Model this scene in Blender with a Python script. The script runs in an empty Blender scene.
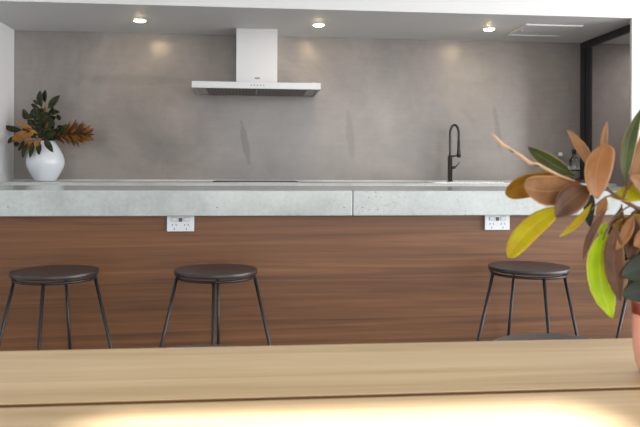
import bpy, bmesh, math, random
from mathutils import Vector, Matrix
random.seed(7)
S = bpy.context.scene
COL = S.collection
PI = math.pi

# ------------------------------------------------------------------ camera
F = 690.0; HX = 320.0; HY = 170.0
CAMZ = 1.04; YAW = math.radians(-5.6); ROLL = math.radians(0.24)
cam_rot = Matrix.Rotation(YAW, 3, 'Z') @ Matrix.Rotation(PI/2, 3, 'X') @ Matrix.Rotation(ROLL, 3, 'Z')
CR = cam_rot @ Vector((1,0,0)); CU = cam_rot @ Vector((0,1,0)); CF = cam_rot @ Vector((0,0,-1))
CO = Vector((0,0,CAMZ))
cd = bpy.data.cameras.new('camera'); cam = bpy.data.objects.new('camera', cd); COL.objects.link(cam)
cam.matrix_world = Matrix.Translation(CO) @ cam_rot.to_4x4()
cd.sensor_width = 36; cd.sensor_fit = 'HORIZONTAL'; cd.lens = F/640*36
cd.shift_y = -(213.5-HY)/640
cd.clip_start = 0.02
cd.dof.use_dof = True; cd.dof.focus_distance = 3.6; cd.dof.aperture_fstop = 11
S.camera = cam
def at(px, py, d):
    return CO + d*(CF + (px-HX)/F*CR + (HY-py)/F*CU)

# ------------------------------------------------------------------ materials
def srgb(c):
    return tuple((x/255/12.92 if x/255 <= .04045 else ((x/255+.055)/1.055)**2.4) for x in c)+(1,)
def mat(name, c, rough=.5, metal=0, spec=.5, **k):
    m = bpy.data.materials.new(name); m.use_nodes = True
    b = m.node_tree.nodes['Principled BSDF']
    b.inputs['Base Color'].default_value = srgb(c); b.inputs['Roughness'].default_value = rough
    b.inputs['Metallic'].default_value = metal; b.inputs['Specular IOR Level'].default_value = spec
    for kk, v in k.items(): b.inputs[kk.replace('_',' ')].default_value = v
    return m
def nd(m, t, **k):
    n = m.node_tree.nodes.new(t)
    for a, v in k.items(): setattr(n, a, v)
    return n
def lk(m, a, b): m.node_tree.links.new(a, b)
def coords(m, scale=(1,1,1), kind='Object'):
    tc = nd(m,'ShaderNodeTexCoord'); mp = nd(m,'ShaderNodeMapping')
    mp.inputs['Scale'].default_value = scale
    lk(m, tc.outputs[kind], mp.inputs['Vector']); return mp.outputs['Vector']
def noise(m, vec, scale, detail=4, rough=.55, dist=0):
    n = nd(m,'ShaderNodeTexNoise'); n.inputs['Scale'].default_value = scale
    n.inputs['Detail'].default_value = detail; n.inputs['Roughness'].default_value = rough
    n.inputs['Distortion'].default_value = dist
    lk(m, vec, n.inputs['Vector']); return n.outputs['Fac']
def ramp(m, fac, stops):
    r = nd(m,'ShaderNodeValToRGB'); e = r.color_ramp.elements
    while len(e) < len(stops): e.new(.5)
    for q, (p, c) in zip(e, stops):
        q.position = p; q.color = srgb(c) if len(c) == 3 else c
    lk(m, fac, r.inputs['Fac']); return r.outputs['Color']
def mix(m, fac, a, b, mode='MIX'):
    n = nd(m,'ShaderNodeMix', data_type='RGBA', blend_type=mode)
    if isinstance(fac, (int,float)): n.inputs[0].default_value = fac
    else: lk(m, fac, n.inputs[0])
    for s, v in ((6,a),(7,b)):
        if isinstance(v, tuple): n.inputs[s].default_value = v
        else: lk(m, v, n.inputs[s])
    return n.outputs[2]
def G(v): return (v,v,v,1)
def bsdf(m): return m.node_tree.nodes['Principled BSDF']
def bump(m, h, strength=.1, dist=.01):
    b = nd(m,'ShaderNodeBump'); b.inputs['Strength'].default_value = strength; b.inputs['Distance'].default_value = dist
    lk(m, h, b.inputs['Height']); lk(m, b.outputs['Normal'], bsdf(m).inputs['Normal'])

M = {}
M['white'] = mat('white_paint', (210,210,210), .55)
M['soffit'] = mat('soffit_paint', (206,207,209), .6)
M['gloss_white'] = mat('gloss_white_wall', (226,228,232), .25)
M['floor'] = mat('floor_grey', (120,112,104), .5)
M['black_alu'] = mat('black_aluminium', (30,30,34), .4)
M['steel'] = mat('brushed_steel', (198,198,199), .38, .5)
M['steel_dark'] = mat('filter_steel', (120,118,116), .4, .8)
M['slat'] = mat('slat_steel', (98,96,94), .45, .6)
M['dark_mark'] = mat('dark_mark', (60,60,62), .5)
M['plastic'] = mat('white_plastic', (212,218,224), .3)
M['grey_line'] = mat('grey_line', (110,116,122), .5)
M['red_dot'] = mat('red_dot', (104,70,72), .5)
M['gunmetal'] = mat('gunmetal', (58,54,54), .3, .7)
M['black_glass'] = mat('black_glass', (16,16,18), .08)
M['sink'] = mat('sink_steel', (215,212,212), .25, .8)
M['stool_metal'] = mat('stool_powdercoat', (44,44,48), .35, .4)
M['ceramic'] = mat('white_ceramic', (224,230,238), .12)
M['bark'] = mat('branch_bark', (84,58,42), .7)
M['cab'] = mat('cabinet_grey', (90,84,80), .5)
# plaster wall
m = M['plaster'] = mat('polished_cement', (140,130,126), .4)
v = coords(m)
n1 = noise(m, v, 1.1, 5, .6, .6); n2 = noise(m, v, 5, 6, .65, 1.2)
vs = coords(m, (9,1,1.1)); n3 = noise(m, vs, 1.5, 4, .6, .8)
c = ramp(m, n1, [(.3,(124,119,117)),(.5,(139,133,130)),(.72,(154,147,142))])
c2 = ramp(m, n2, [(.3,G(.42)),(.5,G(.5)),(.7,G(.58))])
c3 = ramp(m, n3, [(.28,G(.42)),(.42,G(.5)),(1,G(.5))])
o = mix(m, .4, c, c2, 'OVERLAY'); o = mix(m, .08, o, c3, 'OVERLAY')
vt = coords(m, (1.2,1,14)); n5 = noise(m, vt, 3, 3, .5, .5)
o = mix(m, .22, o, ramp(m, n5, [(.3,G(.44)),(.7,G(.56))]), 'OVERLAY')
# trowel stains with their own outlines
def stain(cx, cz, rx, rz, lean, val, edge=.5):
    sp = nd(m,'ShaderNodeSeparateXYZ'); lk(m, v, sp.inputs[0])
    wv_ = noise(m, v, 7, 4, .6)
    def mth(op, a, b):
        n = nd(m,'ShaderNodeMath', operation=op)
        for q, x in ((0,a),(1,b)):
            if isinstance(x,(int,float)): n.inputs[q].default_value = x
            else: lk(m, x, n.inputs[q])
        return n.outputs[0]
    zz = mth('DIVIDE', mth('SUBTRACT', sp.outputs[2], cz), rz)
    xx = mth('DIVIDE', mth('SUBTRACT', mth('ADD', sp.outputs[0], mth('MULTIPLY', zz, lean)), cx), rx)
    r2 = mth('ADD', mth('MULTIPLY', xx, xx), mth('MULTIPLY', zz, zz))
    r2 = mth('ADD', r2, mth('MULTIPLY', mth('SUBTRACT', wv_, .5), 2.2))
    return ramp(m, r2, [(edge,G(1)),(1,G(0))]), val
for cx, cz, rx, rz, ln, val, ed_ in ((-.055,1.24,.035,.2,.035,.34,.5),(.76,1.32,.035,.22,.02,.42,.3),(1.95,1.36,.03,.2,.03,.40,.3),(.03,1.3,.5,.3,0,.53,.1),(-.9,1.72,.45,.05,0,.44,.1),(-.75,1.3,.2,.28,.1,.46,.1),(1.0,1.55,.12,.35,.1,.55,.1)):
    msk, val = stain(cx, cz, rx, rz, ln, val, ed_)
    o = mix(m, msk, o, mix(m, 1, o, G(val), 'OVERLAY'))
lk(m, o, bsdf(m).inputs['Base Color'])
lk(m, ramp(m, n2, [(.3,G(.235)),(.7,G(.265))]), bsdf(m).inputs['Roughness'])
bump(m, n2, .02, .01)
bsdf(m).inputs['Specular IOR Level'].default_value = .5
# concrete
def concrete(name, rough, base=(180,187,186)):
    m = mat(name, base, rough)
    v = coords(m); a = noise(m, v, 4, 6, .65); b = noise(m, v, 60, 4, .6)
    dk = tuple(int(x*.9) for x in base); lt = tuple(min(255,int(x*1.05)) for x in base)
    c = ramp(m, a, [(.3,dk),(.5,base),(.75,lt)])
    c = mix(m, .5, c, ramp(m, b, [(.3,G(.4)),(.5,G(.5)),(.7,G(.56))]), 'OVERLAY')
    vo = nd(m,'ShaderNodeTexVoronoi'); vo.inputs['Scale'].default_value = 55; lk(m, v, vo.inputs['Vector'])
    g = noise(m, v, 2.2, 3, .6)
    pit = ramp(m, vo.outputs['Distance'], [(.0,G(0)),(.13,G(0)),(.2,G(1))])
    # pinholes gather in patches
    patch = ramp(m, g, [(.52,G(1)),(.62,G(0))])
    keep = mix(m, 1, pit, patch, 'LIGHTEN')
    c = mix(m, keep, srgb((128,130,126)), c)
    lk(m, c, bsdf(m).inputs['Base Color']); bump(m, b, .06, .004)
    return m
M['concrete'] = concrete('cast_concrete', .15)
M['stone'] = concrete('back_bench_stone', .3, (205,208,206))
# wood helper: grain along local X
def wood(name, stops, rough, sx=.6, sy=9, sz=9, big=1.0, fine=.35):
    m = mat(name, (120,80,60), rough)
    v = coords(m, (sx,sy,sz))
    a = noise(m, v, 1.4*big, 6, .62, 1.4)
    c = ramp(m, a, stops)
    v2 = coords(m, (1.5,70,70)); f = noise(m, v2, 2.2, 4, .6, .4)
    c = mix(m, fine, c, ramp(m, f, [(.3,G(.36)),(.5,G(.5)),(.7,G(.62))]), 'OVERLAY')
    v3 = coords(m, (.35,2.2,3.2)); g = noise(m, v3, 1.5, 2, .5, .3)
    c = mix(m, .5, c, ramp(m, g, [(.3,G(.42)),(.7,G(.57))]), 'OVERLAY')
    lk(m, c, bsdf(m).inputs['Base Color']); bump(m, f, .05, .002)
    return m
M['walnut'] = wood('walnut_veneer', [(.3,(84,53,31)),(.46,(104,68,41)),(.58,(116,77,47)),(.75,(132,91,58))], .42, sx=.3, sy=10, sz=12, big=1.3, fine=.4)
M['oak'] = wood('pale_oak', [(.3,(180,152,112)),(.5,(195,169,131)),(.75,(208,185,149))], .5, fine=.3)
M['oak_edge'] = mat('brown_oak_edge', (112,76,38), .6)  # darker brown for the long board edges
M['seat'] = wood('black_stained_wood', [(.3,(32,29,31)),(.7,(54,47,47))], .36, fine=.3)
M['seat_edge'] = mat('seat_edge', (72,72,76), .35)
def glass(name, c, rough=.02, ior=1.45, trans=1):
    m = mat(name, c, rough); b = bsdf(m); b.inputs['Transmission Weight'].default_value = trans; b.inputs['IOR'].default_value = ior
    return m
M['clear'] = glass('clear_glass', (235,240,242))
M['amber'] = glass('amber_spirit', (190,110,60))
M['pink_glass'] = mat('pink_vase', (236,172,156), .12)
M['copper'] = mat('copper_band', (150,70,50), .3, .4)
e = bpy.data.materials.new('lamp_lens'); e.use_nodes = True
b = bsdf(e); b.inputs['Emission Color'].default_value = (1,.74,.42,1); b.inputs['Emission Strength'].default_value = 190
M['lamp'] = e
def leafmat(name, c, c2, edge, rough=.35, trans=.35, tcol=None, midw=.07, mid=None):
    m = mat(name, c, rough)
    tc = nd(m,'ShaderNodeTexCoord'); sp = nd(m,'ShaderNodeSeparateXYZ'); lk(m, tc.outputs['UV'], sp.inputs[0])
    a = nd(m,'ShaderNodeMath', operation='SUBTRACT'); lk(m, sp.outputs[1], a.inputs[0]); a.inputs[1].default_value = .5
    ab = nd(m,'ShaderNodeMath', operation='ABSOLUTE'); lk(m, a.outputs[0], ab.inputs[0])
    n = noise(m, coords(m, (1,1,1)), 28, 3, .6)
    base = mix(m, ramp(m, n, [(.35,G(0)),(.65,G(1))]), srgb(c), srgb(c2))
    base = mix(m, ramp(m, ab.outputs[0], [(.43,G(0)),(.475,G(1))]), base, srgb(edge))
    base = mix(m, ramp(m, ab.outputs[0], [(0,G(.6)),(midw*.35,G(0))]), base, srgb(mid or edge))
    # side veins
    w = nd(m,'ShaderNodeTexWave'); w.bands_direction='X'; w.inputs['Scale'].default_value = 5
    uvv = nd(m,'ShaderNodeCombineXYZ'); sub = nd(m,'ShaderNodeMath', operation='SUBTRACT')
    lk(m, sp.outputs[0], sub.inputs[0]); lk(m, ab.outputs[0], sub.inputs[1]); lk(m, sub.outputs[0], uvv.inputs[0]); lk(m, uvv.outputs[0], w.inputs['Vector'])
    base = mix(m, .12, base, ramp(m, w.outputs['Fac'], [(.3,G(.4)),(.8,G(.6))]), 'OVERLAY')
    b = bsdf(m); lk(m, base, b.inputs['Base Color']); b.inputs['Specular IOR Level'].default_value = .3
    if trans:
        t = nd(m,'ShaderNodeBsdfTranslucent')
        if tcol: t.inputs['Color'].default_value = srgb(tcol)
        else: lk(m, base, t.inputs['Color'])
        ms = nd(m,'ShaderNodeMixShader'); ms.inputs[0].default_value = trans
        lk(m, b.outputs[0], ms.inputs[1]); lk(m, t.outputs[0], ms.inputs[2])
        lk(m, ms.outputs[0], m.node_tree.nodes['Material Output'].inputs['Surface'])
    return m
L = {}
L['brown'] = leafmat('leaf_brown', (142,98,56), (112,76,42), (176,134,86), .5, .2)
L['tan'] = leafmat('leaf_tan', (154,112,78), (136,94,60), (178,140,104), .5, .3)
L['dkbrown'] = leafmat('leaf_dark_brown', (92,60,36), (66,42,24), (122,84,54), .5, .2)
L['ochre'] = leafmat('leaf_ochre', (150,112,16), (112,76,12), (186,144,56), .4, .4)
L['yellow'] = leafmat('leaf_yellow', (186,184,12), (176,156,10), (212,174,84), .4, .5)
L['lime'] = leafmat('leaf_lime', (188,214,10), (164,198,8), (226,226,120), .35, .5)
L['green'] = leafmat('leaf_green', (54,70,18), (36,52,12), (160,134,80), .5, .15)
L['dkgreen'] = leafmat('leaf_dark_green', (28,38,20), (18,26,14), (44,52,28), .6, .05)
L['cream'] = leafmat('leaf_cream', (198,166,132), (176,138,102), (214,186,154), .45, .35)
L['fgreen'] = leafmat('far_leaf_green', (52,60,30), (30,38,20), (90,88,50), .3, .08)
L['forange'] = leafmat('far_leaf_orange', (176,122,62), (144,92,40), (190,140,84), .5, .2)
L['frust'] = leafmat('far_leaf_rust', (112,76,36), (80,52,24), (136,98,52), .5, .15)

# ------------------------------------------------------------------ mesh helpers
def new(name, bm, m=None, parent=None, smooth=False, mats=None, loc=None):
    me = bpy.data.meshes.new(name); bm.to_mesh(me); bm.free()
    for q in (mats or ([m] if m else [])): me.materials.append(q)
    if smooth:
        for p in me.polygons: p.use_smooth = True
    o = bpy.data.objects.new(name, me); COL.objects.link(o)
    if parent: o.parent = parent
    if loc: o.location = loc
    return o
def recentre(o):
    me = o.data; c = sum((v.co for v in me.vertices), Vector())/len(me.vertices)
    zmin = min(v.co.z for v in me.vertices); c.z = zmin
    for v in me.vertices: v.co -= c
    o.location = o.location + c; return o
def empty(name, loc, label, cat, group=None, rz=0):
    o = bpy.data.objects.new(name, None); o.empty_display_size = .1; COL.objects.link(o)
    o.location = loc; o.rotation_euler = (0,0,rz); tag(o, label, cat, group); return o
def tag(o, label=None, cat=None, group=None, kind=None):
    if label: o['label'] = label
    if cat: o['category'] = cat
    if group: o['group'] = group
    if kind: o['kind'] = kind
    return o
def structure(o): o['kind'] = 'structure'; return o
def box(bm, x0, x1, y0, y1, z0, z1, bev=0, seg=2, mi=0):
    t = bmesh.new(); bmesh.ops.create_cube(t, size=1)
    for v in t.verts: v.co = Vector(((x0+x1)/2+v.co.x*(x1-x0), (y0+y1)/2+v.co.y*(y1-y0), (z0+z1)/2+v.co.z*(z1-z0)))
    if bev: bmesh.ops.bevel(t, geom=t.edges[:], offset=bev, segments=seg, affect='EDGES', profile=.5)
    for f in t.faces: f.material_index = mi
    merge(bm, t)
def merge(bm, t):
    me = bpy.data.meshes.new('tmp'); t.to_mesh(me); t.free(); bm.from_mesh(me); bpy.data.meshes.remove(me)
def B(*a, **k):
    bm = bmesh.new(); box(bm, *a, **k); return bm
def lathe(bm, prof, n=48, c=(0,0,0), mi=0, cap0=True, cap1=True):
    rings = []
    for r, z in prof:
        rings.append([bm.verts.new((c[0]+r*math.cos(2*PI*i/n), c[1]+r*math.sin(2*PI*i/n), c[2]+z)) for i in range(n)])
    for a, b in zip(rings, rings[1:]):
        for i in range(n):
            f = bm.faces.new((a[i], a[(i+1)%n], b[(i+1)%n], b[i])); f.material_index = mi; f.smooth = True
    if cap0: f = bm.faces.new(rings[0][::-1]); f.material_index = mi
    if cap1: f = bm.faces.new(rings[-1]); f.material_index = mi
def tube(bm, pts, r, n=12, r1=None, caps=True):
    pts = [Vector(p) for p in pts]; rings = []; prev = None
    for i, p in enumerate(pts):
        d = (pts[min(i+1,len(pts)-1)]-pts[max(i-1,0)]).normalized()
        if prev is None:
            a = d.orthogonal().normalized()
        else:
            a = (prev - d*prev.dot(d)).normalized()
        prev = a; b = d.cross(a)
        rr = r if r1 is None else r+(r1-r)*i/(len(pts)-1)
        rings.append([bm.verts.new(p+rr*(math.cos(2*PI*k/n)*a+math.sin(2*PI*k/n)*b)) for k in range(n)])
    for A, Bq in zip(rings, rings[1:]):
        for i in range(n):
            f = bm.faces.new((A[i], A[(i+1)%n], Bq[(i+1)%n], Bq[i])); f.smooth = True
    if caps:
        bm.faces.new(rings[0][::-1]); bm.faces.new(rings[-1])
def torus(bm, R, r, z, n=48, k=10):
    rings = []
    for i in range(n):
        a = 2*PI*i/n
        rings.append([bm.verts.new(((R+r*math.cos(2*PI*j/k))*math.cos(a), (R+r*math.cos(2*PI*j/k))*math.sin(a), z+r*math.sin(2*PI*j/k))) for j in range(k)])
    for i in range(n):
        A, Bq = rings[i], rings[(i+1)%n]
        for j in range(k):
            f = bm.faces.new((A[j], Bq[j], Bq[(j+1)%k], A[(j+1)%k])); f.smooth = True
def bez(p0, p1, p2, n=10):
    return [(1-t)**2*p0+2*t*(1-t)*p1+t*t*p2 for t in [i/n for i in range(n+1)]]

# ------------------------------------------------------------------ the room
WZ0R = .1; XL = -1.773; XR = 4.6; YB = 5.35; YF = -2.5; ZC = 2.7; ZS = 2.075; YS = 4.43; XP = 2.64
structure(new('floor', B(XL-.1, XR+.1, YF-.1, YB+.1, -.1, 0), M['floor']))
structure(new('wall_back', B(XL-.1, XR+.1, YB, YB+.12, 0, ZC), M['plaster']))
structure(new('wall_left', B(XL-.12, XL, YF, YB, 0, ZC), M['gloss_white']))
RY0, RY1 = -1.4, 3.6
bm = bmesh.new()
box(bm, XR, XR+.12, YF, RY0, 0, ZC); box(bm, XR, XR+.12, RY1, YB, 0, ZC)
box(bm, XR, XR+.12, RY0, RY1, 0, WZ0R); box(bm, XR, XR+.12, RY0, RY1, 2.4, ZC)
structure(new('wall_right', bm, M['white']))
bm = bmesh.new()
for y in (RY0, (RY0+RY1)/2-.03, RY1-.06): box(bm, XR+.04, XR+.1, y, y+.06, WZ0R, 2.4)
structure(new('window_2', bm, M['black_alu']))
# wall behind the camera with a wide window opening
WX0, WX1, WZ0, WZ1 = -.6, 3.9, .3, 2.5
bm = bmesh.new()
box(bm, XL, WX0, YF-.12, YF, 0, ZC); box(bm, WX1, XR, YF-.12, YF, 0, ZC)
box(bm, WX0, WX1, YF-.12, YF, 0, WZ0); box(bm, WX0, WX1, YF-.12, YF, WZ1, ZC)
structure(new('wall_front', bm, M['white']))
bm = bmesh.new()
for x in (WX0, (WX0+WX1)/2-.03, WX1-.06): box(bm, x, x+.06, YF-.1, YF-.04, WZ0, WZ1)
box(bm, WX0, WX1, YF-.1, YF-.04, WZ0, WZ0+.06); box(bm, WX0, WX1, YF-.1, YF-.04, WZ1-.06, WZ1)
structure(new('window_1', bm, M['black_alu']))
# main ceiling; unseen opening added to shape the sun patch on the table
KX0, KX1, KY0, KY1 = -.48, .12, -1.25, -.485
bm = bmesh.new()
box(bm, XL-.1, XR+.1, YF-.1, KY0, ZC, ZC+.12); box(bm, XL-.1, XR+.1, KY1, YB+.1, ZC, ZC+.12)
box(bm, XL-.1, KX0, KY0, KY1, ZC, ZC+.12); box(bm, KX1, XR+.1, KY0, KY1, ZC, ZC+.12)
structure(new('ceiling', bm, M['white']))
# lowered soffit over the back bench
structure(new('trim_1', B(XL, XR, YS, YB, ZS, ZC), mats=[M['white'], M['soffit']]))
o = bpy.data.objects['trim_1']
for p in o.data.polygons:
    if p.normal.z < -.5: p.material_index = 1
# partition pier beside the doorway and black frame
bm = B(2.55, 2.80, YS+.006, 4.46, 0, ZS); box(bm, XP, 2.80, 4.46, 4.60, 0, ZS)
box(bm, 2.80, XR, YS+.04, YS+.16, 0, ZS)  # unseen divider, added to block side window light from the scullery
structure(new('wall_partition', bm, M['white']))
bm = bmesh.new()
box(bm, XP-.004, XP+.018, 5.275, YB-.002, 0, ZS-.002); box(bm, XP+.002, XP+.022, 5.20, 5.268, 0, ZS-.062)
box(bm, XP-.004, XP+.02, 4.602, 5.275, ZS-.055, ZS-.002)
box(bm, XP, XP+.02, 4.602, 4.62, 0, ZS-.055)
structure(new('door_1', bm, M['black_alu']))
# ceiling access panel
bm = bmesh.new()
ax0, ax1, ay0, ay1 = 1.915, 2.335, 4.69, 5.07
for a in ((ax0,ax1,ay0,ay0+.018),(ax0,ax1,ay1-.018,ay1),(ax0,ax0+.018,ay0+.018,ay1-.018),(ax1-.018,ax1,ay0+.018,ay1-.018)):
    box(bm, a[0],a[1],a[2],a[3], ZS-.010, ZS-.0005, .002, 1)
ap = empty('access_panel', ((ax0+ax1)/2,(ay0+ay1)/2,ZS-.01), 'white square access hatch set in the lowered ceiling near the dark doorway', 'access panel')
def under(parent, o):
    o.parent = parent; o.location = o.location - parent.location; return o
under(ap, new('frame', bm, M['white']))
under(ap, new('hatch', B(ax0+.022, ax1-.022, ay0+.022, ay1-.022, ZS-.005, ZS-.0005, .001,1), M['soffit']))
bm = bmesh.new(); lathe(bm, [(.009,-.009),(.009,0)], 16, (1.955, 4.88, ZS-.005)); under(ap, new('latch', bm, M['white']))

# downlights
dl = None
names = ['leftmost round recessed downlight, glowing in the lowered ceiling above the plant side', 'middle round recessed downlight, glowing just right of the rangehood chimney', 'rightmost round recessed downlight, glowing beside the ceiling access hatch']
for i, x in enumerate((-.78, .464, 1.71)):
    r = empty('downlight', (x, 4.88, ZS-.008), names[i], 'downlight', 'downlights in the lowered ceiling')
    bm = bmesh.new(); lathe(bm, [(.046,.0075),(.046,.001),(.038,.0),(.036,.006)], 32, cap0=False, cap1=False); new('trim_ring', bm, M['white'], r)
    bm = bmesh.new(); lathe(bm, [(.004,-.007),(.016,-.0065),(.026,-.0045),(.033,-.001),(.0355,.006)], 32); new('lens', bm, M['lamp'], r)
    ld = bpy.data.lights.new('downlight_lamp','SPOT'); ld.energy = 4; ld.color = (1,.8,.55); ld.spot_size = math.radians(75); ld.spot_blend = .8; ld.shadow_soft_size = .035
    lo = bpy.data.objects.new('downlight_lamp', ld); COL.objects.link(lo); lo.location = (x, 4.88, ZS-.02)

# ------------------------------------------------------------------ island
ZB = .95; ZBL = .841
isl = empty('island_benchtop', (.36, 3.43, ZBL), 'long pale polished concrete slab benchtop with a cast joint, topping the walnut island', 'benchtop')
JX = .4366
bm = B(XL+.002, JX-.0012, 2.98, 3.88, ZBL, ZB, .004)
under(isl, new('concrete_slab', bm, M['concrete']))
bm = B(JX+.0012, 2.5, 2.98, 3.88, ZBL, ZB, .004)
s2 = under(isl, new('concrete_slab', bm, M['concrete']))
bm = bmesh.new()
for px, py in ((344,207.3),(362.3,207.3),(8,207),(217,207.5)):
    p = at(px, py, 1); d = p-CO; q = CO + d*((2.98-.0002)/d.y)
    bm = bmesh.new(); t = bmesh.new(); bmesh.ops.create_cone(t, segments=12, radius1=.0026, radius2=.0026, depth=.003, cap_ends=True)
    bmesh.ops.rotate(t, matrix=Matrix.Rotation(PI/2,3,'X'), verts=t.verts); bmesh.ops.translate(t, vec=q+Vector((0,.001,0)), verts=t.verts)
    merge(bm, t); under(isl, new('tie_hole', bm, M['dark_mark']))
cab = empty('island_cabinet', (.36, 3.4, 0), 'long island base clad in horizontal-grain walnut veneer beneath the concrete slab', 'kitchen island')
def pan(x0,x1,y0,y1,z0,z1,name,m,bev=.001):
    return under(cab, new(name, B(x0,x1,y0,y1,z0,z1,bev,1), m))
pan(XL+.004, 2.47, 3.05, 3.84, .1, ZBL-.0005, 'carcass', M['cab'])
pan(XL+.004, 2.47, 3.03, 3.05, .0, ZBL-.0005, 'front_panel', M['walnut'])
pan(2.47, 2.488, 3.03, 3.86, .0, ZBL-.0005, 'end_panel', M['walnut'])
for k in range(6):
    x0 = XL+.02+k*.705; under(cab, new('door', B(x0, x0+.695, 3.8405, 3.858, .11, .83, .002,1), M['cab']))
pan(XL+.02, 2.46, 3.10, 3.79, 0, .0995, 'plinth', M['black_alu'])

# power outlets on the island front
def outlet(x, label):
    r = empty('power_outlet', (x, 3.03, .768), label, 'power outlet', 'white double power outlets under the slab')
    new('plate', B(-.0575,.0575,-.016,-.0005,.005,.0722,.002), M['plastic'], r)
    for s in (-1,1):
        cx = s*.026
        new('switch', B(cx-.010,cx+.010,-.0195,-.0163,.050,.064,.001,1), M['plastic'], r)
        bm = bmesh.new(); 
        for a in ((cx-.012,cx+.012,.0485),(cx-.012,cx+.012,.0645)): box(bm, a[0],a[1],-.0168,-.0161,a[2],a[2]+.0012)
        for a in (cx-.012, cx+.0108): box(bm, a,a+.0012,-.0168,-.0161,.0485,.0657)
        new('switch_surround', bm, M['grey_line'], r)
        for dx, rot in ((-.008,.5),(.008,-.5),(0,0)):
            bm = B(-.0013,.0013,-.0166,-.0160,-.0045,.0045)
            bmesh.ops.rotate(bm, matrix=Matrix.Rotation(rot,3,'Y'), verts=bm.verts)
            bmesh.ops.translate(bm, vec=(cx+dx,0,.033 if rot else .016), verts=bm.verts)
            new('socket_slot', bm, M['dark_mark'], r)
    new('centre_button', B(-.006,.006,-.0185,-.0163,.050,.060,.001,1), M['red_dot'], r)
    new('button_surround', B(-.008,.008,-.0167,-.0161,.047,.063), M['dark_mark'], r)
    return r
outlet(-.307, 'white double power outlet below the slab, above and between the two left stools')
outlet(1.099, 'white double power outlet below the slab, above the right-hand bar stool by the yellow leaf')

# ------------------------------------------------------------------ back bench, cooktop, tap
bb = empty('back_benchtop', (.4, 5.03, .89), 'thin pale stone benchtop running along the grey cement back wall', 'benchtop')
SX0, SX1, SY0, SY1 = 1.30, 1.92, 4.80, 5.08
bm = bmesh.new()
box(bm, XL+.003, SX0, 4.72, YB-.002, .89, ZB); box(bm, SX1, 2.60, 4.72, YB-.002, .89, ZB)
box(bm, SX0, SX1, 4.72, SY0, .89, ZB); box(bm, SX0, SX1, SY1, YB-.002, .89, ZB)
under(bb, new('slab', bm, M['stone']))
under(bb, new('upstand', B(XL+.004, 2.60, YB-.014, YB-.0025, ZB+.0003, ZB+.012, .001,1), M['stone']))
for k in range(6):
    x0 = XL+.01+k*.725; w = .715
    if abs(x0+w/2-1.6) < .3: pass
    u = empty('base_cabinet', (x0+w/2, 5.05, 0), 'grey base cabinet under the back bench, number %s from the left wall' % ['first','second','third','fourth','fifth','sixth'][k], 'cabinet', 'base cabinets under the back bench')
    u['label'] = '%s grey base cabinet under the back bench counting from the white left wall' % ['first','second','third','fourth','fifth','sixth'][k]
    z1 = .60 if k in (4,) else .885
    z1 = .62 if (x0 < SX1 and x0+w > SX0) else .885
    under(u, new('body', B(x0, x0+w, 4.76, YB-.005, .1, z1), M['cab']))
    under(u, new('plinth', B(x0, x0+w, 4.82, YB-.01, 0, .0995), M['black_alu']))
    d = under(u, new('door', B(x0+.004, x0+w-.004, 4.738, 4.7595, .105, .882, .002,1), M['cab']))
    h = new('handle', B(-.08,.08,-.02,-.0115,.34,.352,.002,1), M['black_alu'], d); h.location = (x0+w/2, 4.749, .48)
ck = empty('cooktop', (.024, 5.02, ZB), 'flat black glass cooktop on the back bench directly below the rangehood', 'cooktop')
new('glass_top', B(-.295,.295,-.25,.25,.0045,.0105,.001,1), M['black_glass'], ck)
new('trim', B(-.29,.29,-.245,.245,.0005,.0044), M['steel'], ck)
sk = empty('sink', ((SX0+SX1)/2, (SY0+SY1)/2, ZB-.2), 'stainless steel sink sunk in the back bench below the black gooseneck tap', 'sink')
sx=(SX1-SX0)/2-.003; sy=(SY1-SY0)/2-.003
bm = bmesh.new()
box(bm, -sx,sx,-sy,sy,0,.003); box(bm,-sx,-sx+.003,-sy,sy,.003,.2); box(bm,sx-.003,sx,-sy,sy,.003,.2); box(bm,-sx,sx,-sy,-sy+.003,.003,.2); box(bm,-sx,sx,sy-.003,sy,.003,.2)
new('bowl', bm, M['sink'], sk)
bm = bmesh.new()
for a in ((-sx-.014,sx+.014,-sy-.014,-sy+.002),(-sx-.014,sx+.014,sy-.002,sy+.014),(-sx-.014,-sx+.002,-sy,sy),(sx-.002,sx+.014,-sy,sy)): box(bm,*a,.2005,.204)
new('rim', bm, M['sink'], sk)
# tap
tp = empty('kitchen_tap', (1.512, 5.18, ZB), 'tall black gooseneck pull-down tap standing at the back of the sink', 'tap')
bm = bmesh.new(); lathe(bm, [(.026,0),(.026,.006),(.019,.010),(.0185,.195),(.014,.200),(.013,.21)], 24); new('body', bm, M['gunmetal'], tp)
pts = [Vector((0,0,.20))]+[Vector((0,0,.20+.02*i)) for i in range(1,9)]
R_ = .031; cx = R_; 
for i in range(0,17):
    a = PI - PI*i/16
    pts.append(Vector((R_+R_*math.cos(a), -.02*(i/16), 0.375+R_*2.1*math.sin(a))))
pts += [Vector((2*R_+.0,-.02,.375-.02*i)) for i in range(1,4)]
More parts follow.
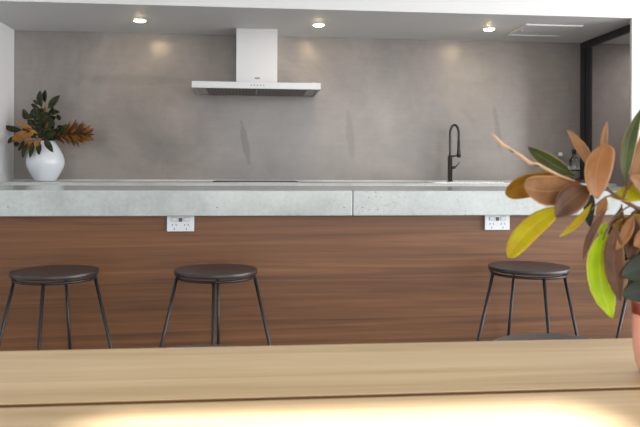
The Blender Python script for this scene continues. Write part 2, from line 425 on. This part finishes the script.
# coil look: ribbed tube
dense = []
for a, b in zip(pts, pts[1:]):
    k = max(1,int((b-a).length/.0028))
    dense += [a.lerp(b, j/k) for j in range(k)]
dense.append(pts[-1])
bm = bmesh.new(); tube(bm, dense, .0098, 12)
for ring in range(len(dense)):
    s = 1.0 if ring % 2 else .84
    for vtx in list(bm.verts)[ring*12:ring*12+12]: pass
bm.verts.ensure_lookup_table()
for ring, c0 in enumerate(dense):
    s = 1.06 if ring % 2 else .88
    for k in range(12): bm.verts[ring*12+k].co = c0+(bm.verts[ring*12+k].co-c0)*s
new('spring_neck', bm, M['gunmetal'], tp)
bm = bmesh.new(); lathe(bm, [(.010,.325),(.012,.315),(.0125,.245),(.0145,.235),(.0145,.195),(.011,.190)], 20, (2*R_,-.02,0)); new('spray_head', bm, M['gunmetal'], tp)
bm = bmesh.new(); tube(bm, [(0,0,.200),(.03,-.01,.201),(2*R_,-.02,.206)], .006, 10); lathe(bm,[(.019,.200),(.019,.214)],20,(2*R_,-.02,0)); new('holder_arm', bm, M['gunmetal'], tp)
bm = bmesh.new(); tube(bm, [(.012,-.005,.112),(.040,-.012,.115)], .011, 12); tube(bm, [(.036,-.012,.113),(.070,-.02,.155)], .0045, 10); new('lever_handle', bm, M['gunmetal'], tp)

# ------------------------------------------------------------------ rangehood
HZ0 = CAMZ+.568; HZ1 = CAMZ+.614
rh = empty('rangehood', (.029, 5.1, HZ0), 'brushed steel canopy rangehood with square chimney mounted on the grey cement wall', 'rangehood')
bm = bmesh.new()
# canopy shell: fascia, sides, top
box(bm, -.45,.45,-.25,-.235,0,.046,.001,1); box(bm,-.45,-.436,-.2345,.248,0,.046); box(bm,.436,.45,-.2345,.248,0,.046); box(bm,-.4355,.4355,-.2345,.248,.038,.046)
new('canopy', bm, M['steel'], rh)
bm = bmesh.new()
def quad(bm, pts, mi=0):
    f = bm.faces.new([bm.verts.new(p) for p in pts]); f.material_index = mi
new('chimney', B(-.15,.15,-.03,.248,.0465,ZS-HZ0-.001,.002,1), M['steel'], rh)
new('underside_tray', B(-.434,.434,-.233,.247,.010,.016), M['steel'], rh)
for k in range(2):
    bm = bmesh.new(); x0 = -.36+k*.365
    box(bm, x0,x0+.355,-.17,.235,.002,.0095,.001,1)
    f = new('filter', bm, M['steel_dark'], rh)
    bm = bmesh.new()
    for j in range(14): box(bm, x0+.012+j*.0245, x0+.02+j*.0245, -.155,.225,.0005,.0019)
    new('slats', bm, M['slat'], f)
new('lamp_strip', B(-.12,.12,-.222,-.185,.005,.0095), M['white'], rh)
for k in range(5):
    bm = bmesh.new(); bmesh.ops.create_cone(bm, segments=16, radius1=.0045, radius2=.0045, depth=.003, cap_ends=True)
    bmesh.ops.rotate(bm, matrix=Matrix.Rotation(PI/2,3,'X'), verts=bm.verts); bmesh.ops.translate(bm, vec=(-.04+k*.022,-.2515,.024), verts=bm.verts)
    new('button', bm, M['grey_line'], rh)
bm = bmesh.new()
for k in range(4):
    x = -.012+k*.0085; box(bm, x, x+.0062, -.0325,-.0305,.098,.106); 
box(bm, -.014,.023,-.0322,-.0304,.0965,.1075, .001, 1)
new('badge', bm, M['grey_line'], rh)

# ------------------------------------------------------------------ stools
def make_stool(x, y, label, group, rz=0):
    r = empty('bar_stool', (x, y, 0), label, 'bar stool', group, rz)
    bm = bmesh.new(); lathe(bm, [(.150,.6335),(.1595,.634),(.161,.636),(.161,.6485),(.1595,.6505),(.150,.651)], 64)
    bm.normal_update()
    for f in bm.faces: f.smooth = abs(f.normal.z) < .6
    new('seat', bm, mats=[M['seat']], parent=r)
    bm = bmesh.new(); torus(bm, .149, .0055, .6225); new('seat_ring', bm, M['stool_metal'], r)
    bm = bmesh.new(); torus(bm, .243, .006, .20); new('footrest_ring', bm, M['stool_metal'], r)
    for k in range(4):
        a = k*PI/2; ca, sa = math.cos(a), math.sin(a)
        bm = bmesh.new(); tube(bm, [(.150*ca,.150*sa,.6225),(.288*ca,.288*sa,.001)], .0065, 12); new('leg', bm, M['stool_metal'], r)
    return r
def copy_tree(o, parent=None):
    c = o.copy(); COL.objects.link(c)
    if parent: c.parent = parent
    for ch in list(o.children): copy_tree(ch, c)
    return c
G1 = 'round bar stools along the island'; G2 = 'round stools tucked at the far side of the table'
st = make_stool(-.752, 2.735, 'round black bar stool at the island, leftmost, below the leafy white vase', G1)
for x, y, lab, g in ((-.140, 2.73, 'round black bar stool at the island, standing below the left power outlet', G1),
                     (1.128, 2.73, 'round black bar stool at the island, below the yellow leaf and right outlet', G1),
                     (1.722, 2.73, 'round black bar stool at the island mostly hidden behind the foreground leaves, one leg showing', G1),
                     (-.108, 1.395, 'black stool behind the table edge, only a sliver of seat under the second bar stool', G2),
                     (.674, 1.436, 'black stool behind the table edge, curved seat top showing below the right bar stool', G2)):
    c = copy_tree(st); c.location = (x, y, 0); c['label'] = lab; c['group'] = g

# ------------------------------------------------------------------ dining table
tb = empty('dining_table', (.2, .69, 0), 'pale oak plank table with a dark groove between its boards, in the foreground', 'table')
TX0, TX1 = -1.1, 1.5
bm = bmesh.new(); ys = [.25, .56, .878, 1.141]
for k in range(3):
    under(tb, new('board', B(TX0, TX1, ys[k]+(.007 if k else 0), ys[k+1]-(.007 if k<2 else 0), .722, .75, .0012, 1), mats=[M['oak'], M['oak_edge']]))
    for p in tb.children[-1].data.polygons:
        if abs(p.normal.y) > .8: p.material_index = 1
under(tb, new('subframe', B(TX0+.06, TX1-.06, .30, 1.10, .655, .710, .002,1), M['walnut']))
for x in (TX0+.08, TX1-.16):
    for y in (.32, 1.0):
        under(tb, new('leg', B(x, x+.08, y, y+.08, 0.001, .6545, .004), M['oak']))

# ------------------------------------------------------------------ leaves
BLUNT = [(0,.08),(.07,.34),(.18,.70),(.33,.93),(.5,1),(.65,1),(.78,.92),(.88,.75),(.95,.50),(.985,.25),(1,.05)]
PROF = [(0,.06),(.06,.16),(.14,.45),(.25,.78),(.38,.97),(.5,1),(.62,.95),(.74,.80),(.85,.56),(.93,.33),(.98,.14),(1,.02)]
def leaf_mesh(bm, base, tip, width, curve=0, sag=0, tilt=0, fold=.18, twist=0, view=None, thick=.0006, face=0, prof=None, wave=0):
    """one leaf of real thickness between two points; curve bends it sideways, sag bends it along its own normal"""
    base, tip = Vector(base), Vector(tip); d = tip-base; Ln = d.length; dn = d.normalized()
    view = view or CF
    side0 = dn.cross(view).normalized(); nrm0 = side0.cross(dn).normalized()   # nrm0 faces away from the viewer or to it
    uvl = bm.loops.layers.uv.verify()
    P = prof or PROF; NJ = 7; rows = []
    for i, (t, w) in enumerate(P):
        rot = Matrix.Rotation(tilt+twist*(t-.5), 3, dn)
        side = rot @ side0; nrm = rot @ nrm0
        arc = 4*t*(1-t)
        c = base+d*t+side0*curve*arc+nrm0*sag*arc
        row = []
        for j in range(NJ):
            s = (j/(NJ-1)-.5)*2
            pos = c+side*(s*w*width/2)-nrm*(abs(s)**1.3*w*width*fold)+nrm*(wave*width*math.sin(t*11+s)*abs(s)*w)
            row.append((pos, nrm, t, j/(NJ-1)))
        rows.append(row)
    for sgn in (1,-1):
        vs = [[bm.verts.new(p+n*sgn*thick/2) for p, n, t, s in row] for row in rows]
        for i in range(len(P)-1):
            for j in range(NJ-1):
                q = [(i,j),(i+1,j),(i+1,j+1),(i,j+1)]
                if sgn < 0: q = q[::-1]
                f = bm.faces.new([vs[a][b] for a, b in q]); f.smooth = True; f.material_index = face
                for lp, (a, b) in zip(f.loops, q): lp[uvl].uv = (rows[a][b][2], rows[a][b][3])
        if sgn > 0: top = vs
    # rim
    n = len(P)
    ring = [(i,0) for i in range(n)]+[(n-1,j) for j in range(1,NJ)]+[(i,NJ-1) for i in range(n-2,-1,-1)]+[(0,j) for j in range(NJ-2,0,-1)]
    for k in range(len(ring)):
        a, b = ring[k], ring[(k+1)%len(ring)]
        f = bm.faces.new([top[a[0]][a[1]], vs[a[0]][a[1]], vs[b[0]][b[1]], top[b[0]][b[1]]]); f.material_index = face
        for lp in f.loops: lp[uvl].uv = (.5,0)

# foreground arrangement ------------------------------------------------------
VD = .945
vc = at(663, 372, .975); vx, vy = vc.x, vc.y
vs_ = empty('pink_vase', (vx, vy, .7505), 'blush pink glass vase on the table at the right edge, holding the large leaves', 'vase')
bm = bmesh.new(); lathe(bm, [(.022,.0),(.030,.003),(.036,.018),(.0395,.04),(.0405,.065),(.040,.105),(.038,.118),(.0355,.118),(.037,.10),(.037,.06),(.033,.02),(.02,.008)], 48)
new('body', bm, M['pink_glass'], vs_, smooth=True)
bm = bmesh.new(); lathe(bm, [(.0407,.088),(.0412,.090),(.0412,.103),(.0405,.105)], 48, cap0=False, cap1=False)
new('copper_band', bm, M['copper'], vs_)
br = empty('leafy_branch', (vx, vy, .79), 'large foreground cut branch with brown, yellow and green leaves in the pink vase', 'branch')
hub = at(612, 193, .93)
root = Vector((vx, vy, .80))
def brpart(name, bm, m):
    o = new(name, bm, m); return under(br, o)
up = at(652, 214, .955); neck = Vector((vx, vy, .87))
bm = bmesh.new()
tube(bm, bez(root, neck, at(660,250,.97), 6), .0045, 10, .004); tube(bm, bez(at(660,250,.97), at(664,222,.97), up, 6), .004, 10, .0035)
tube(bm, bez(up, at(632,208,.945), at(606,188,.93), 8), .0036, 10, .0022)
tube(bm, bez(at(606,188,.93), at(590,180,.925), at(578,181,.92), 6), .0022, 8, .0012)
brpart('stem', bm, M['bark'])
bm = bmesh.new()
tube(bm, bez(at(630,206,.94), at(610,215,.93), at(603,240,.93), 8), .0012, 8, .001)
tube(bm, bez(at(640,208,.95), at(622,222,.94), at(615,235,.94), 8), .0012, 8, .001)
tube(bm, bez(at(622,202,.94), at(628,190,.94), at(627,178,.94), 6), .0012, 8, .001)
tube(bm, bez(at(612,195,.93), at(600,198,.925), at(592,210,.925), 6), .0012, 8, .001)
tube(bm, bez(at(650,216,.955), at(652,230,.955), at(648,262,.95), 6), .0014, 8, .001)
brpart('twig', bm, M['bark'])
# (material, base px, tip px, depth base, depth tip, width px, curve px, sag m, tilt, fold)
LV = [
 ('ochre', (571,186),(505,193),.945,.965,23, -6,.004,-.2,.12),
 ('brown', (581,184),(524,187),.925,.900,28, 6,.006,.25,.10),
 ('yellow',(563,206),(508,257),.930,.945,20, -5,.004,.15,.14),
 ('dkbrown',(592,186),(555,217),.915,.890,25, -2,.006,.2,.14),
 ('green', (575,176),(528,147),.935,.950,14, 2,-.004,-.3,.15),
 ('brown', (593,172),(567,130),.935,.945,11, -3,.004,.2,.14),
 ('tan', (597,199),(606,144),.905,.880,27, 3,.008,.15,.13),
 ('tan',   (603,160),(607,122),.935,.945,7.5, 1,.002,.2,.12),
 ('green', (626,184),(643,106),.930,.915,15, 5,.006,.25,.15),
 ('tan',   (628,190),(652,112),.945,.940,14, -4,.004,-.2,.12),
 ('yellow',(664,180),(610,197),.955,.935,17, 4,.004,.3,.14),
 ('brown', (668,188),(630,177),.940,.925,20, 4,.004,.1,.14),
 ('yellow', (592,203),(559,237),.935,.945,7, 3,.002,.1,.10),
 ('dkgreen',(593,192),(590,227),.935,.940,10, -2,.002,.2,.12),
 ('dkbrown',(608,208),(583,260),.920,.925,7.5, -3,.003,.1,.12),
 ('lime',  (605,233),(612,318),.935,.930,24, -7,.006,.15,.12),
 ('dkbrown',(616,222),(620,301),.925,.915,19, -3,.005,.15,.12),
 ('ochre', (650,216),(612,226),.945,.935,15, 3,.003,.2,.14),
 ('dkbrown',(632,212),(630,262),.935,.925,17, 2,.003,.2,.14),
 ('dkgreen',(668,262),(621,276),.930,.915,25, -2,.004,.15,.12),
 ('dkgreen',(670,280),(621,295),.935,.920,24, 2,.004,.1,.12),
 ('green', (646,222),(636,262),.950,.950,22, 3,.003,.1,.14),
 ('dkgreen',(654,222),(646,258),.940,.935,24, 3,.003,.1,.14),
 ('lime',  (601,240),(606,222),.945,.950,8, 1,.001,.1,.14),
 ('green', (650,224),(612,262),.955,.955,14, 2,.003,.2,.14),
 ('dkbrown',(622,204),(604,262),.940,.945,13, 3,.003,.2,.14),
 ('dkgreen',(640,226),(622,262),.955,.955,14, 2,.003,.2,.14),
 ('brown',  (634,214),(616,250),.930,.920,10, 2,.003,.3,.14),
 ('green',  (660,240),(626,300),.960,.960,16, 2,.003,.2,.14),
 ('ochre',  (650,204),(628,222),.960,.950,12, 2,.003,.2,.14),
 ('brown',  (606,196),(596,216),.930,.930,9, 2,.003,.3,.14),
 ('brown',  (660,226),(634,246),.925,.915,18, 2,.003,.3,.14),
 ('dkbrown',(660,200),(690,150),.955,.99,22, 2,.003,.2,.14),
 ('green', (670,222),(712,240),.97,.99,24, 2,.003,.2,.14),
 ('ochre', (668,236),(704,290),.96,.97,22, 2,.003,.2,.14),
]
for i, (mn, b, t, d0, d1, w, cv, sg, tl, fo) in enumerate(LV):
    bm = bmesh.new(); dm = (d0+d1)/2
    leaf_mesh(bm, at(b[0],b[1],d0), at(t[0],t[1],d1), 1.07*w/F*dm/math.cos(tl), cv/F*dm, sg, tl, fo, .25*((i%3)-1), wave=.025, prof=BLUNT if i in (0,1,2,6) else [(1-t_,w_) for t_, w_ in BLUNT[::-1]] if i == 15 else None)
    brpart('leaf', bm, L[mn])
# thin curled leaf seen edge-on
pts = [at(x,y,d) for x,y,d in ((574,181,.925),(560,176,.925),(548,170,.925),(538,164,.925),(530,163,.925),(521,156,.93),(512,150,.93),(503,145,.93),(496,138,.935),(491,133,.935))]
bm = bmesh.new(); uvl = bm.loops.layers.uv.verify()
wd = [.0012,.0028,.0036,.0030,.0042,.0036,.0026,.0036,.0034,.0010]
tube(bm, pts, .002, 10)
bm.verts.ensure_lookup_table()
for i, p in enumerate(pts):
    for k in range(10):
        v_ = bm.verts[i*10+k]; dlt = v_.co-p; dep = CF*dlt.dot(CF); v_.co = p+(dlt-dep)*(wd[i]/.002)*.62+dep*2.0
o = brpart('curled_leaf', bm, L['cream']); o['label'] = 'narrow cream curled leaf seen edge-on'
bm = bmesh.new(); leaf_mesh(bm, at(514,153,.928), at(508,147.5,.928), .005, 0, 0, .2); brpart('leaf', bm, L['green'])
bm = bmesh.new(); leaf_mesh(bm, at(539,167,.923), at(532,162,.922), .0035, 0, 0, .2); brpart('leaf', bm, L['dkbrown'])

# ------------------------------------------------------------------ white vase on the back bench
VX, VY = -1.487, 5.15; dV = (Vector((VX,VY,1))-CO).dot(CF)
wv = empty('white_vase', (VX, VY, ZB+.0005), 'bulbous glossy white ceramic vase on the back bench near the left wall', 'vase')
prof = [(.055,0),(.071,.002),(.077,.010),(.096,.042),(.114,.075),(.127,.105),(.132,.133),(.130,.160),(.121,.190),(.107,.220),(.092,.248),(.078,.272),(.069,.290),(.064,.290),(.072,.268),(.10,.215),(.122,.15),(.085,.045),(.05,.01)]
bm = bmesh.new(); lathe(bm, prof, 64); new('body', bm, M['ceramic'], wv, smooth=True)
fb = empty('magnolia_branch', (VX, VY, 1.16), 'dark green magnolia branch with tan undersides rising from the white vase', 'branch')
FL = [
 ('g',(41.9,108),(40.2,90.5),6.5),('g',(45.3,103),(45.8,89.7),5.8),('g',(47.7,108.5),(60,95.6),7.5),('g',(47,113.5),(60,112),5),
 ('g',(30.5,119),(22.8,109),7.5),('g',(35.5,120),(35,107),7),('g',(39,108),(31,104),3.5),('g',(39,105),(33,100),3),
 ('g',(22,130),(3,126.2),5.5),('g',(15,136),(8.2,143.5),5.5),('g',(44,140),(53,152.5),5.5),('g',(28,142),(23,158),5),('g',(33,142),(30,158),5),
 ('g',(38,141),(39,155),5),('g',(24,140),(18,151),4),('g',(46,118),(56,117),6),('g',(42,118),(38,108),6),('g',(43,124),(52,118),7),
 ('g',(40,128),(32,120),7),('g',(42,130),(53,126),7),('g',(38,134),(26,126),7),('g',(41,136),(34,128),7),('g',(44,136),(56,132),8),
 ('g',(46,138),(60,136),6),('g',(36,138),(30,131),7),('g',(40,122),(48,112),6),('g',(40,130),(38,118),7),('g',(44,132),(47,120),6),('g',(38,138),(46,128),7),
 ('g',(30,134),(23,128),5),('g',(48,134),(62,128),5),('g',(36,126),(27,120),5),('g',(46,122),(55,122),5),
]
FO = [((27,131),(12,140),7.5),((34,139),(27,151),8.5),((30,130),(16,121),3),((30,139),(13,142),3),((34,132),(24,136),4.5),((33,129),(20,124),2.5),
      ((46,113),(46,104),3),((44,132),(48,122),2),((38,134),(28,130),2.5),((40,138),(35,147),4)]
def farleaf(bm, b, t, w, dd, mi=0, rnd=True):
    tl = random.uniform(-.5,.5); k = (dV+dd)
    leaf_mesh(bm, at(b[0],b[1],k-dd*.4), at(t[0],t[1],k), 1.12*w/F*k/math.cos(tl), random.uniform(-1,1)/F*k, random.uniform(-.008,.008), tl, .15, random.uniform(-.4,.4), thick=.0012)
bm = bmesh.new()
for k, (_, b, t, w) in enumerate(FL): farleaf(bm, b, t, w, -.15 if k in (9,10,11,12,13) else -.10+.18*((k*37)%11)/10 if k > 8 else random.uniform(-.05,.08))
for k in range(46):
    cx, cy = random.gauss(41,7.5), random.gauss(126,7.5); a = random.uniform(0,2*PI); ln = random.uniform(5.5,8.5)
    farleaf(bm, (cx,cy), (cx+ln*math.cos(a), cy-abs(ln*math.sin(a))*random.choice((1,1,.2,-.7))), random.uniform(3.5,5.5), random.uniform(-.1,.1))
under(fb, new('foliage', bm, L['fgreen']))
bm = bmesh.new()
for b, t, w in FO: farleaf(bm, b, t, w, random.uniform(-.13,-.06))
o = under(fb, new('underside_leaves', bm, L['forange'])); o['label'] = 'tan and orange upturned leaves'
bm = bmesh.new(); b0 = Vector((VX,VY,1.10))
for t in ((42,108),(46,104),(31,119),(22,130),(35,121),(50,136),(28,142)):
    tube(bm, bez(b0, Vector((VX,VY-.0,1.26)), at(t[0],t[1],dV), 8), .004, 8, .002)
under(fb, new('stem', bm, M['bark']))
gf = empty('dried_foliage', (VX+.03, VY-.02, 1.16), 'rusty dried leafy stem leaning out right of the white vase', 'dried foliage')
bm = bmesh.new()
ax = [at(50,138,dV-.02), at(66,132,dV-.04), at(86,134,dV-.05)]
for k in range(170):
    t = random.uniform(.12,1); p = bez(ax[0], ax[1], ax[2], 20)[min(19,int(t*20))]
    ang = random.uniform(0, 2*PI); spread = .098*math.sin(min(1,t*1.05)*PI*.86)+.012
    d = Vector((.045+.02*t, 0, 0))+Vector((0, math.cos(ang)*.8, math.sin(ang)))*spread*random.uniform(.6,1.1)
    leaf_mesh(bm, p, p+d, random.uniform(.010,.018), 0, random.uniform(-.006,.006), random.uniform(-.6,.6), .15, 0, thick=.001, face=random.choice((0,0,1)))
me = new('foliage', bm, mats=[L['frust'], L['forange']]); under(gf, me)
bm = bmesh.new(); leaf_mesh(bm, at(80,134,dV-.06), at(90.5,135.5,dV-.06), .026, 0, .002, .2); farleaf(bm,(60,136),(66,124),3.5,-.08); farleaf(bm,(58,132),(64,125),3,-.08)
o = under(gf, new('tip_leaf', bm, L['fgreen'])); o['label'] = 'dark green tip leaves'
bm = bmesh.new(); tube(bm, bez(Vector((VX+.02,VY,1.12)), Vector((VX+.03,VY-.01,1.26)), ax[0], 6)+bez(ax[0],ax[1],ax[2],8)[1:], .004, 8, .002); under(gf, new('stem', bm, M['bark']))

# ------------------------------------------------------------------ bottles and glassware
def bottle(name, x, y, prof, m, capm, capz, lab, cat, liquid=None, labelband=None):
    r = empty(name, (x, y, ZB+.0005), lab, cat)
    bm = bmesh.new(); lathe(bm, prof, 32); new('glass', bm, m, r, smooth=True)
    if liquid:
        bm = bmesh.new(); lathe(bm, liquid, 32); new('liquid', bm, M['amber'], r, smooth=True)
    rr = prof[-1][0]+.003
    if capm:
        bm = bmesh.new(); lathe(bm, [(rr,capz),(rr,capz+.026),(rr-.002,capz+.028)], 20); new('cap', bm, capm, r)
    if labelband:
        bm = bmesh.new(); lathe(bm, labelband, 32, cap0=False, cap1=False); new('paper_label', bm, M['cab'], r)
    return r
bottle('spirit_bottle', 2.475, 5.12, [(.038,0),(.042,.004),(.042,.15),(.036,.175),(.016,.200),(.013,.205),(.013,.236)], M['clear'], M['black_alu'], .230, 'clear spirit bottle with a black cap on the back bench beside the dark doorway', 'bottle', [(.036,.004),(.039,.008),(.039,.10)], [(.0426,.04),(.0426,.09)])
bottle('spirit_bottle', 2.385, 5.16, [(.032,0),(.035,.004),(.035,.14),(.030,.165),(.014,.185),(.012,.19),(.012,.215)], M['clear'], M['plastic'], .205, 'smaller clear bottle with a pale cap, behind the green leaf on the back bench', 'bottle')
bottle('glass_jug', 2.135, 3.62, [(.032,0),(.036,.004),(.038,.06),(.036,.12),(.030,.150),(.033,.175)], M['clear'], None, 0, 'clear glass jug on the right end of the island behind the leaves', 'jug')
j = bpy.data.objects['glass_jug']
bm = bmesh.new(); tube(bm, bez(Vector((-.032,-.01,.16)), Vector((-.085,-.03,.17)), Vector((-.04,-.01,.07)), 12), .005, 10); new('handle', bm, M['ceramic'], j)
bottle('dark_bottle', 2.10, 3.50, [(.024,0),(.026,.003),(.026,.09),(.012,.12),(.010,.14)], mat('dark_bottle_glass',(24,26,38),.1), M['black_alu'], .138, 'small dark bottle beside the glass jug on the island', 'bottle')
bottle('stemless_glass', 2.26, 3.66, [(.026,0),(.032,.004),(.040,.05),(.038,.10),(.036,.155)], M['clear'], None, 0, 'tall clear drinking glass on the island at the right picture edge', 'glass')

# ------------------------------------------------------------------ light
w = bpy.data.worlds.new('world'); S.world = w; w.use_nodes = True
w.node_tree.nodes['Background'].inputs[0].default_value = (.75,.87,1,1); w.node_tree.nodes['Background'].inputs[1].default_value = 1.0
def area(name, loc, rot, sx, sy, e, c):
    ld = bpy.data.lights.new(name,'AREA'); ld.shape = 'RECTANGLE'; ld.size = sx; ld.size_y = sy; ld.energy = e; ld.color = c
    o = bpy.data.objects.new(name, ld); COL.objects.link(o); o.location = loc; o.rotation_euler = rot; return o
area('window_daylight', ((WX0+WX1)/2, YF+.02, (WZ0+WZ1)/2), (PI/2,0,0), WX1-WX0, WZ1-WZ0, 125, (1,.99,.97))
area('side_window_daylight', (XR-.02, (RY0+RY1)/2, (WZ0R+2.4)/2), (0,PI/2,0), 2.4-WZ0R, RY1-RY0, 310, (1,.99,.97))
area('scullery_fill', (3.5, 4.95, ZS-.02), (0,0,0), .3, .3, 9, (1,.9,.85))  # added unseen fill, brightens the wall seen through the doorway
sd = bpy.data.lights.new('sun','SUN'); sd.energy = 26; sd.angle = math.radians(2.5); sd.color = (1,.98,.96)
so = bpy.data.objects.new('sun', sd); COL.objects.link(so); so.location=(0,-3,5)
so.rotation_euler = Vector((.12,.55,-.83)).to_track_quat('-Z','Y').to_euler()

S.view_settings.view_transform = 'Standard'; S.view_settings.look = 'None'; S.view_settings.gamma = 1
S.view_settings.use_curve_mapping = False; S.view_settings.exposure = -0.22
S.cycles.max_bounces = 8; S.cycles.diffuse_bounces = 4; S.cycles.transmission_bounces = 8
S.cycles.use_denoising = True; S.cycles.sample_clamp_indirect = 6
